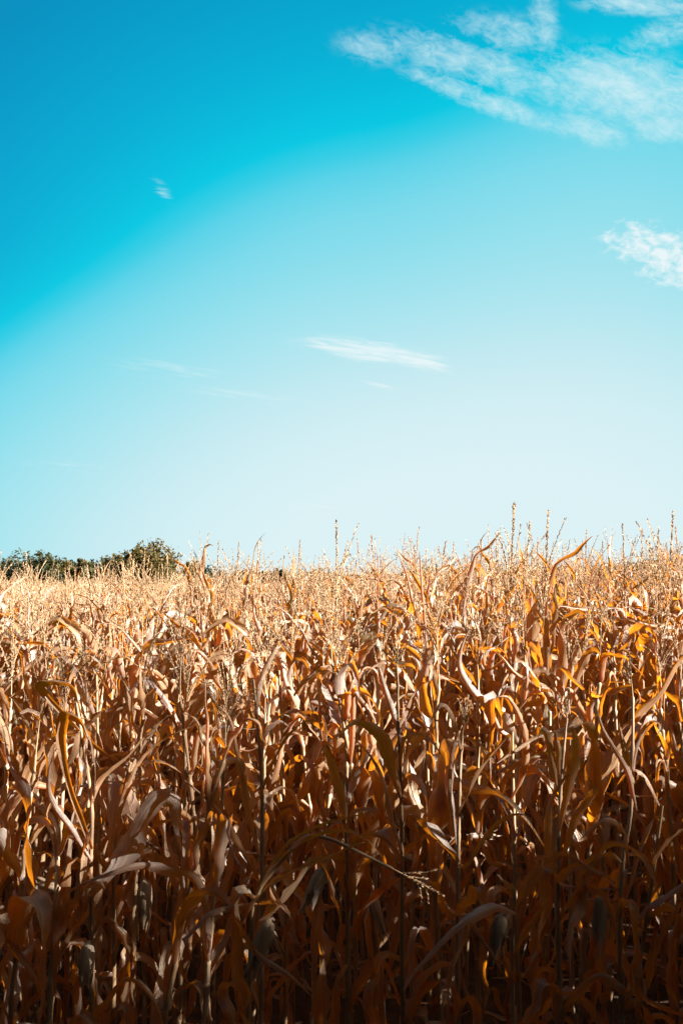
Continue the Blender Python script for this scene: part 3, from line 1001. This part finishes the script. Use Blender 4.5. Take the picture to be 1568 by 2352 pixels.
hero('dry maize plant at the left, one leaf standing up and bending right', 4.7, 430,
     [(425, 2150, 0), (424, 1900, 0), (424, 1700, 0), (425, 1640, 0)],
     [([(425, 1640), (445, 1580), (472, 1535), (500, 1488), (535, 1466)], 48, -0.05, 'side', 0.5),
      ([(424, 1680), (380, 1600), (330, 1560), (290, 1600)], 54, -0.1, 'side', 0.4),
      ([(424, 1700), (470, 1640), (510, 1640), (540, 1700)], 54, -0.1, 'side', 0.4)],
     None, (), 16)
hero('dry maize plant at the left with a flat grey leaf curving over behind the others', 4.8, 232,
     [(230, 2150, 0), (228, 1900, 0), (225, 1700, 0), (222, 1550, 0)],
     [([(221, 1542), (250, 1520), (284, 1512), (322, 1534)], 60, 0.0, 'side', 0.3),
      ([(224, 1650), (190, 1560), (150, 1510), (110, 1520)], 54, -0.1, 'side', 0.4)],
     (160, 1460, 7, 0.3), (), 17)


ONES = ['', 'first', 'second', 'third', 'fourth', 'fifth', 'sixth', 'seventh', 'eighth', 'ninth', 'tenth', 'eleventh', 'twelfth',
        'thirteenth', 'fourteenth', 'fifteenth', 'sixteenth', 'seventeenth', 'eighteenth', 'nineteenth']


def ordinal(k):
    if k < 20:
        return ONES[k]
    tens = ['', '', 'twent', 'thirt', 'fort', 'fift', 'sixt'][k // 10]
    return tens + 'ieth' if k % 10 == 0 else tens + 'y-' + ONES[k % 10]


def side_count(k, n):      # counted from the nearer end of the row
    return '%s from the left' % ordinal(k + 1) if k < n / 2 else '%s from the right' % ordinal(n - k)


sky_sorted = sorted([p for p in plants if isinstance(p[4], float)], key=lambda p: p[2] / p[3])
for k, p in enumerate(sky_sorted):
    tag(p[0], 'tall dry maize plant, tassel %s among those topping the skyline' % side_count(k, len(sky_sorted)), 'maize plant', GROUP)
for ri in range(len(ROWS)):
    rr = sorted([p for p in plants + heroes if p[1] == ri], key=lambda p: p[2])
    for k, p in enumerate(rr):
        if p[4] is None:
            tag(p[0], '%s maize plant, %s in the %s row' % ('shorter dry brown' if ri < 2 else 'dry orange-brown' if ri < 5 else 'pale dry', side_count(k, len(rr)),
                ['front', 'second', 'third', 'fourth', 'fifth', 'sixth', 'seventh', 'eighth', 'ninth', 'tenth'][ri]), 'maize plant', GROUP)


# ------------------------------------------------------------------ the rest of the field, one mass
def field_variant(i, detail):
    rng = np.random.default_rng(400 + i + 50 * detail)
    g = Geo()
    lean = rng.normal(0, 0.09, 2)
    H = 2.02
    z = np.linspace(0, H, 7)
    tube(g, np.stack([lean[0] * (z / H) ** 2, lean[1] * (z / H) ** 2, z], -1), 0.013 * (1 - 0.6 * z / H), 4, 1, rng.uniform())
    base = rng.uniform(0, 6.28)
    nodes = NODES if detail else NODES[4:]
    for k, h in enumerate(nodes):
        f = (h - 0.34) / 1.6
        L = 1.17 * (0.50 + 0.42 * math.sin(math.pi * (0.15 + 0.75 * f))) * (0.78 if f > 0.93 else 0.92 if f > 0.85 else 1) * rng.uniform(0.8, 1.12)
        W = rng.uniform(0.62, 1.25) * (0.030 + 0.014 * math.sin(math.pi * (0.1 + 0.8 * f))) * rng.uniform(0.8, 1.15) * (1.3 if detail else 1.7)
        c = (h / H) ** 2
        make_leaf(g, rng, leaf_kind(rng, f), L, W, 14 if detail else 8, 5 if detail else 3,
                  (lean[0] * c, lean[1] * c, h), base + (k % 2) * math.pi + rng.normal(0, 0.5), 0.01, 0, bool(detail))
    if i % 4 != 2:
        make_tassel(g, rng, rng.uniform(0.46, 0.62), int(rng.integers(2, 6) if detail else rng.integers(1, 4)), [0.1, 0.4, 0.2, 0.9, 0.15, 0.3][i % 6], 1 if detail else 0, 2, (lean[0], lean[1], H))
    return g.arrays()


def stamp(variants, spots, rng):
    Vs, Qs, As, Ms = [], [], [], []
    n0 = 0
    for (x, y, s) in spots:
        v, q, a, m = variants[int(rng.integers(0, len(variants)))]
        az = rng.uniform(0, 6.28)
        c, sn = math.cos(az), math.sin(az)
        tx, ty = rng.normal(0, 0.06, 2)
        vx = (v[:, 0] * c - v[:, 1] * sn) * min(s, 1.05) + v[:, 2] * tx + x
        vy = (v[:, 0] * sn + v[:, 1] * c) * min(s, 1.05) + v[:, 2] * ty + y
        vz = v[:, 2] * s + float(ground_z(x))
        a2 = a.copy()
        a2[:, 2] = (a2[:, 2] + rng.uniform()) % 1.0
        Vs.append(np.stack([vx, vy, vz], -1).astype(np.float32))
        Qs.append((q + n0).astype(np.int32))
        As.append(a2.astype(np.float32))
        Ms.append(m)
        n0 += len(v)
    return Vs, Qs, As, Ms


def build_field():
    rng = np.random.default_rng(31)
    v1 = [field_variant(i, 1) for i in range(14)]
    v0 = [field_variant(i, 0) for i in range(14)]
    near, far = [], []
    y = ROWS[0]
    while y < 52:
        half = HALF * y
        inner = half + 0.20 if y < ROWS[-1] + 0.1 else -1
        left, right = half + 1.6, half + (4.5 if y < 20 else 2.0)
        step = 0.185 if y < 24 else 0.24
        x = -left
        while x < right:
            if abs(x) > inner:
                s = float(height_scale(x, y)) * rng.normal(1.0, 0.06) * (1.03 if 0.1 * y < x and y < 20 else 1.0)
                (near if y < 24 else far).append((x + rng.normal(0, 0.03), y + rng.normal(0, 0.11), s))
            x += step
        y += 0.70 if y < 24 else 0.85
    A = stamp(v1, near, rng)
    B = stamp(v0, far, rng)
    nA = sum(len(v) for v in A[0])
    g = Geo()
    g.v = A[0] + B[0]
    g.q = A[1] + [q + nA for q in B[1]]
    g.a = A[2] + B[2]
    g.m = A[3] + B[3]
    print('field plants', len(near), len(far), 'quads', sum(len(q) for q in g.q))
    o = link('maize_field', g.mesh('maize_field', [LEAF, STALK, TASSEL]))
    tag(o, 'mass of dry pale maize stretching back behind the nearer rows to the trees', 'maize field', None, 'stuff')


build_field()


# dead leaves lying on the soil between the stalks
def build_litter():
    rng = np.random.default_rng(8)
    g = Geo()
    for i in range(240):
        y = rng.uniform(3.3, 8)
        x = rng.uniform(-1, 1) * (HALF * y + 0.6)
        a = rng.uniform(0, 6.28)
        L = rng.uniform(0.12, 0.5)
        n = 9
        s = np.linspace(0, 1, n)
        P = np.stack([x + (s - .5) * L * math.cos(a), y + (s - .5) * L * math.sin(a) + smooth_noise(rng, n, 4) * 0.02,
                      0.035 + np.abs(smooth_noise(rng, n, 4)) * 0.03], -1)
        P[:, 2] += ground_z(P[:, 0])
        ribbon(g, P, blade_width(s, rng.uniform(0.012, 0.03), 0.3, 0.4), (-math.sin(a), math.cos(a), 0), rng, 4, smooth_noise(rng, n, 4) * 0.5, np.full(n, 0.9), 0.3)
    o = link('fallen_leaves', g.mesh('fallen_leaves', [LEAF]))
    tag(o, 'dry fallen maize leaves lying on the dark soil between the stalks', 'leaf litter', None, 'stuff')


build_litter()


# ------------------------------------------------------------------ trees beyond the field
def crown_geo(rng, W, H, blobs, leaves, size, tall=False):
    """Leaf-sized faces gathered in clumps over several uneven lobes; foot of the crown at z = 0."""
    g = Geo()
    cs = []
    for b in range(blobs):
        u = rng.uniform(0, 1)
        zz = H * (0.12 + 0.78 * u)
        lim = W * 0.5 * (math.sin(math.pi * min(0.98, 0.18 + 0.74 * u)) ** 0.7)
        a, r = rng.uniform(0, 6.28), lim * math.sqrt(rng.uniform(0, 1)) * 0.8
        cs.append((r * math.cos(a), r * math.sin(a), zz, W * rng.uniform(0.10, 0.2)))
    per = leaves // blobs
    C = []
    for (x, y, z, r) in cs:
        tw = rng.normal(0, 1, (max(3, per // 22), 3))
        tw = unit(tw) * r * rng.uniform(0.55, 1.15, (len(tw), 1)) * np.array([1, 1, 0.8])
        for t in tw:
            p = rng.normal(0, 1, (22, 3)) * r * 0.17
            C.append(np.array((x, y, z)) + t + p)
    C = np.concatenate(C)
    m = len(C)
    d = unit(rng.normal(0, 1, (m, 3)))
    w = unit(np.cross(d, rng.normal(0, 1, (m, 3))))
    sz = size * rng.uniform(0.6, 1.3, (m, 1))
    V = np.stack([C - d * sz, C + w * sz * 0.55, C + d * sz, C - w * sz * 0.55], 1).reshape(-1, 3)
    A = np.zeros((m * 4, 3))
    A[:, 2] = np.repeat(rng.uniform(0, 1, m), 4)
    g.add(V, np.arange(m * 4).reshape(-1, 4), A)
    return g, cs


def make_tree(name, label, cat, px, top, W, d, mat, seed, size=0.16, leaves=9000, blobs=16, crown_from=0.22, group='trees beyond the field'):
    rng = np.random.default_rng(seed)
    p = at(px, top, d)
    H = p[2] - float(ground_z(p[0]))
    root = link(name, None)
    root.location = (p[0], d, float(ground_z(p[0])))
    cz = H * crown_from
    g, cs = crown_geo(rng, W, H - cz, blobs, leaves, size)
    kz = (H - cz) / float(np.percentile(g.v[0][:, 2], 99.7))
    g.v[0][:, 2] *= kz
    cs = [(a, b, c * kz, e) for a, b, c, e in cs]
    co = link('crown', g.mesh('crown', [mat]), root)
    co.location = (0, 0, cz)
    tg = Geo()
    n = 9
    z = np.linspace(-0.3, H * 0.72, n)
    r0 = 0.028 * H
    P = np.stack([smooth_noise(rng, n, 4) * 0.012 * H, smooth_noise(rng, n, 4) * 0.012 * H, z], -1)
    tube(tg, P, np.linspace(r0, r0 * 0.25, n), 8)
    for (x, y, zz, r) in cs[:10]:
        s = np.linspace(0, 1, 6)[:, None]
        k = int(rng.integers(3, 7))
        e = np.array((x, y, zz + cz))
        L = P[k] * (1 - s) + e * s + np.array((0, 0, 1)) * (np.sin(s * math.pi) * -0.03 * H)
        tube(tg, L, np.linspace(r0 * 0.4, r0 * 0.08, 6), 5)
    link('trunk', tg.mesh('trunk', [BARK]), root)
    tag(root, label, cat, group)
    return root


T = [  # px, top, width, distance, material, label, category
    (28, 1283, 9.0, 105, FOL_D, 'broad dark green tree at the far left edge behind the maize'),
    (92, 1276, 6.5, 100, FOL_D, 'dark tree with one thin spire poking up near the left edge'),
    (133, 1292, 7.5, 108, FOL_W, 'low rounded tree between the spired tree and the slim one'),
    (162, 1298, 6.5, 112, FOL_D, 'low dark tree just left of the slim pale tree'),
    (189, 1290, 2.4, 100, FOL_P, 'slim pale tree standing alone in the gap of the treeline'),
    (222, 1294, 6.4, 104, FOL_D, 'small dark conifer-like tree right of the slim pale tree'),
    (254, 1290, 6.6, 108, FOL_D, 'blue-green dark tree tucked against the big round tree'),
    (288, 1286, 6.0, 104, FOL_D, 'dark tree overlapping the left shoulder of the big round tree'),
    (340, 1261, 8.8, 92, FOL_W, 'largest tree, round olive-gold crown above the left part of the field'),
    (384, 1290, 5.0, 95, FOL_W, 'smaller tree at the right foot of the big round tree'),
    (446, 1298, 5.4, 110, FOL_D, 'small dark tree peeping between tassels right of the round tree'),
    (486, 1308, 7.0, 115, FOL_D, 'low dark bush-like tree left of the centre'),
    (540, 1314, 7.5, 150, FOL_D, 'distant low tree behind the tassels left of the centre'),
    (590, 1316, 7.5, 155, FOL_D, 'distant bluish tree, second of the low ones left of the centre'),
    (640, 1314, 6.0, 150, FOL_D, 'distant pointed tree just left of the tall centre tassel'),
    (705, 1318, 7.0, 150, FOL_D, 'distant tree below the gap left of the centre tassel'),
    (735, 1312, 6.0, 165, FOL_P, 'distant pale tree under the tall centre tassel'),
    (790, 1322, 9.0, 170, FOL_P, 'very low distant tree at the centre horizon'),
    (850, 1322, 9.0, 175, FOL_P, 'very low distant tree just right of the centre'),
    (935, 1312, 9.0, 180, FOL_P, 'hazy olive tree at the left end of the right-hand treeline'),
    (985, 1308, 9.5, 180, FOL_P, 'hazy olive tree, second in the right-hand treeline'),
    (1040, 1312, 9.5, 182, FOL_P, 'hazy olive tree, third in the right-hand treeline'),
    (1095, 1308, 9.5, 180, FOL_P, 'hazy olive tree, fourth in the right-hand treeline'),
    (1150, 1310, 9.5, 184, FOL_P, 'hazy olive tree, fifth in the right-hand treeline'),
    (1205, 1304, 9.5, 180, FOL_P, 'hazy olive tree, sixth in the right-hand treeline'),
    (1262, 1304, 9.5, 182, FOL_P, 'hazy olive tree, seventh in the right-hand treeline'),
    (1320, 1306, 9.5, 184, FOL_P, 'hazy olive tree, eighth in the right-hand treeline'),
    (1380, 1306, 9.5, 180, FOL_P, 'hazy olive tree, ninth in the right-hand treeline'),
    (1440, 1298, 9.5, 170, FOL_W, 'warm brown tree at the right above the maize tops'),
    (1500, 1292, 10.5, 165, FOL_W, 'warm brown tree near the right edge of the treeline'),
    (1552, 1290, 10.5, 165, FOL_W, 'warm brown tree cut by the right edge of the photo'),
]
for i, (px, top, W, d, mat, lab) in enumerate(T):
    make_tree('tree', lab, 'tree', px, top - (13 if i == 8 else 5 if i < 12 else 3), W, d, mat, 60 + i, size=0.17 if d < 130 else 0.24, leaves=13000 if W > 8 and d < 130 else 8000,
              blobs=26 if W > 8 else 16, crown_from=0.12)


# ------------------------------------------------------------------ unseen tree strip added behind the camera to shade the field's front
def build_shade_trees():
    rng = np.random.default_rng(4)
    g = Geo()
    Cs = []
    for x in np.arange(-14, 46, 1.0):
        h = 7.3 + rng.normal(0, 0.75)
        for k in range(24):
            z = h * rng.uniform(0, 1) ** 0.8
            c = np.array((x + rng.normal(0, 0.7), -3.4 + rng.normal(0, 0.6), z))
            Cs.append(c + rng.normal(0, 0.6, (95, 3)))
    C = np.concatenate(Cs)
    C = C[(C[:, 2] > 0.2) & (C[:, 1] < -1.6)]
    m = len(C)
    d = unit(rng.normal(0, 1, (m, 3)))
    w = unit(np.cross(d, rng.normal(0, 1, (m, 3))))
    sz = 0.22 * rng.uniform(0.6, 1.3, (m, 1))
    V = np.stack([C - d * sz, C + w * sz * 0.6, C + d * sz, C - w * sz * 0.6], 1).reshape(-1, 3)
    A = np.zeros((m * 4, 3))
    A[:, 2] = np.repeat(rng.uniform(0, 1, m), 4)
    g.add(V, np.arange(m * 4).reshape(-1, 4), A)
    for x in np.arange(-14, 46, 3.2):
        n = 8
        z = np.linspace(-0.3, 12, n)
        P = np.stack([x + smooth_noise(rng, n, 4) * 0.2, -3.4 + smooth_noise(rng, n, 4) * 0.2, z], -1)
        tube(g, P, np.linspace(0.2, 0.05, n), 8, 1)
    o = link('added_shade_trees', g.mesh('added_shade_trees', [FOL_D, BARK]))
    tag(o, 'unseen strip of leafy trees added behind the camera to shade the field front', 'added_shade_trees', None, 'stuff')


build_shade_trees()
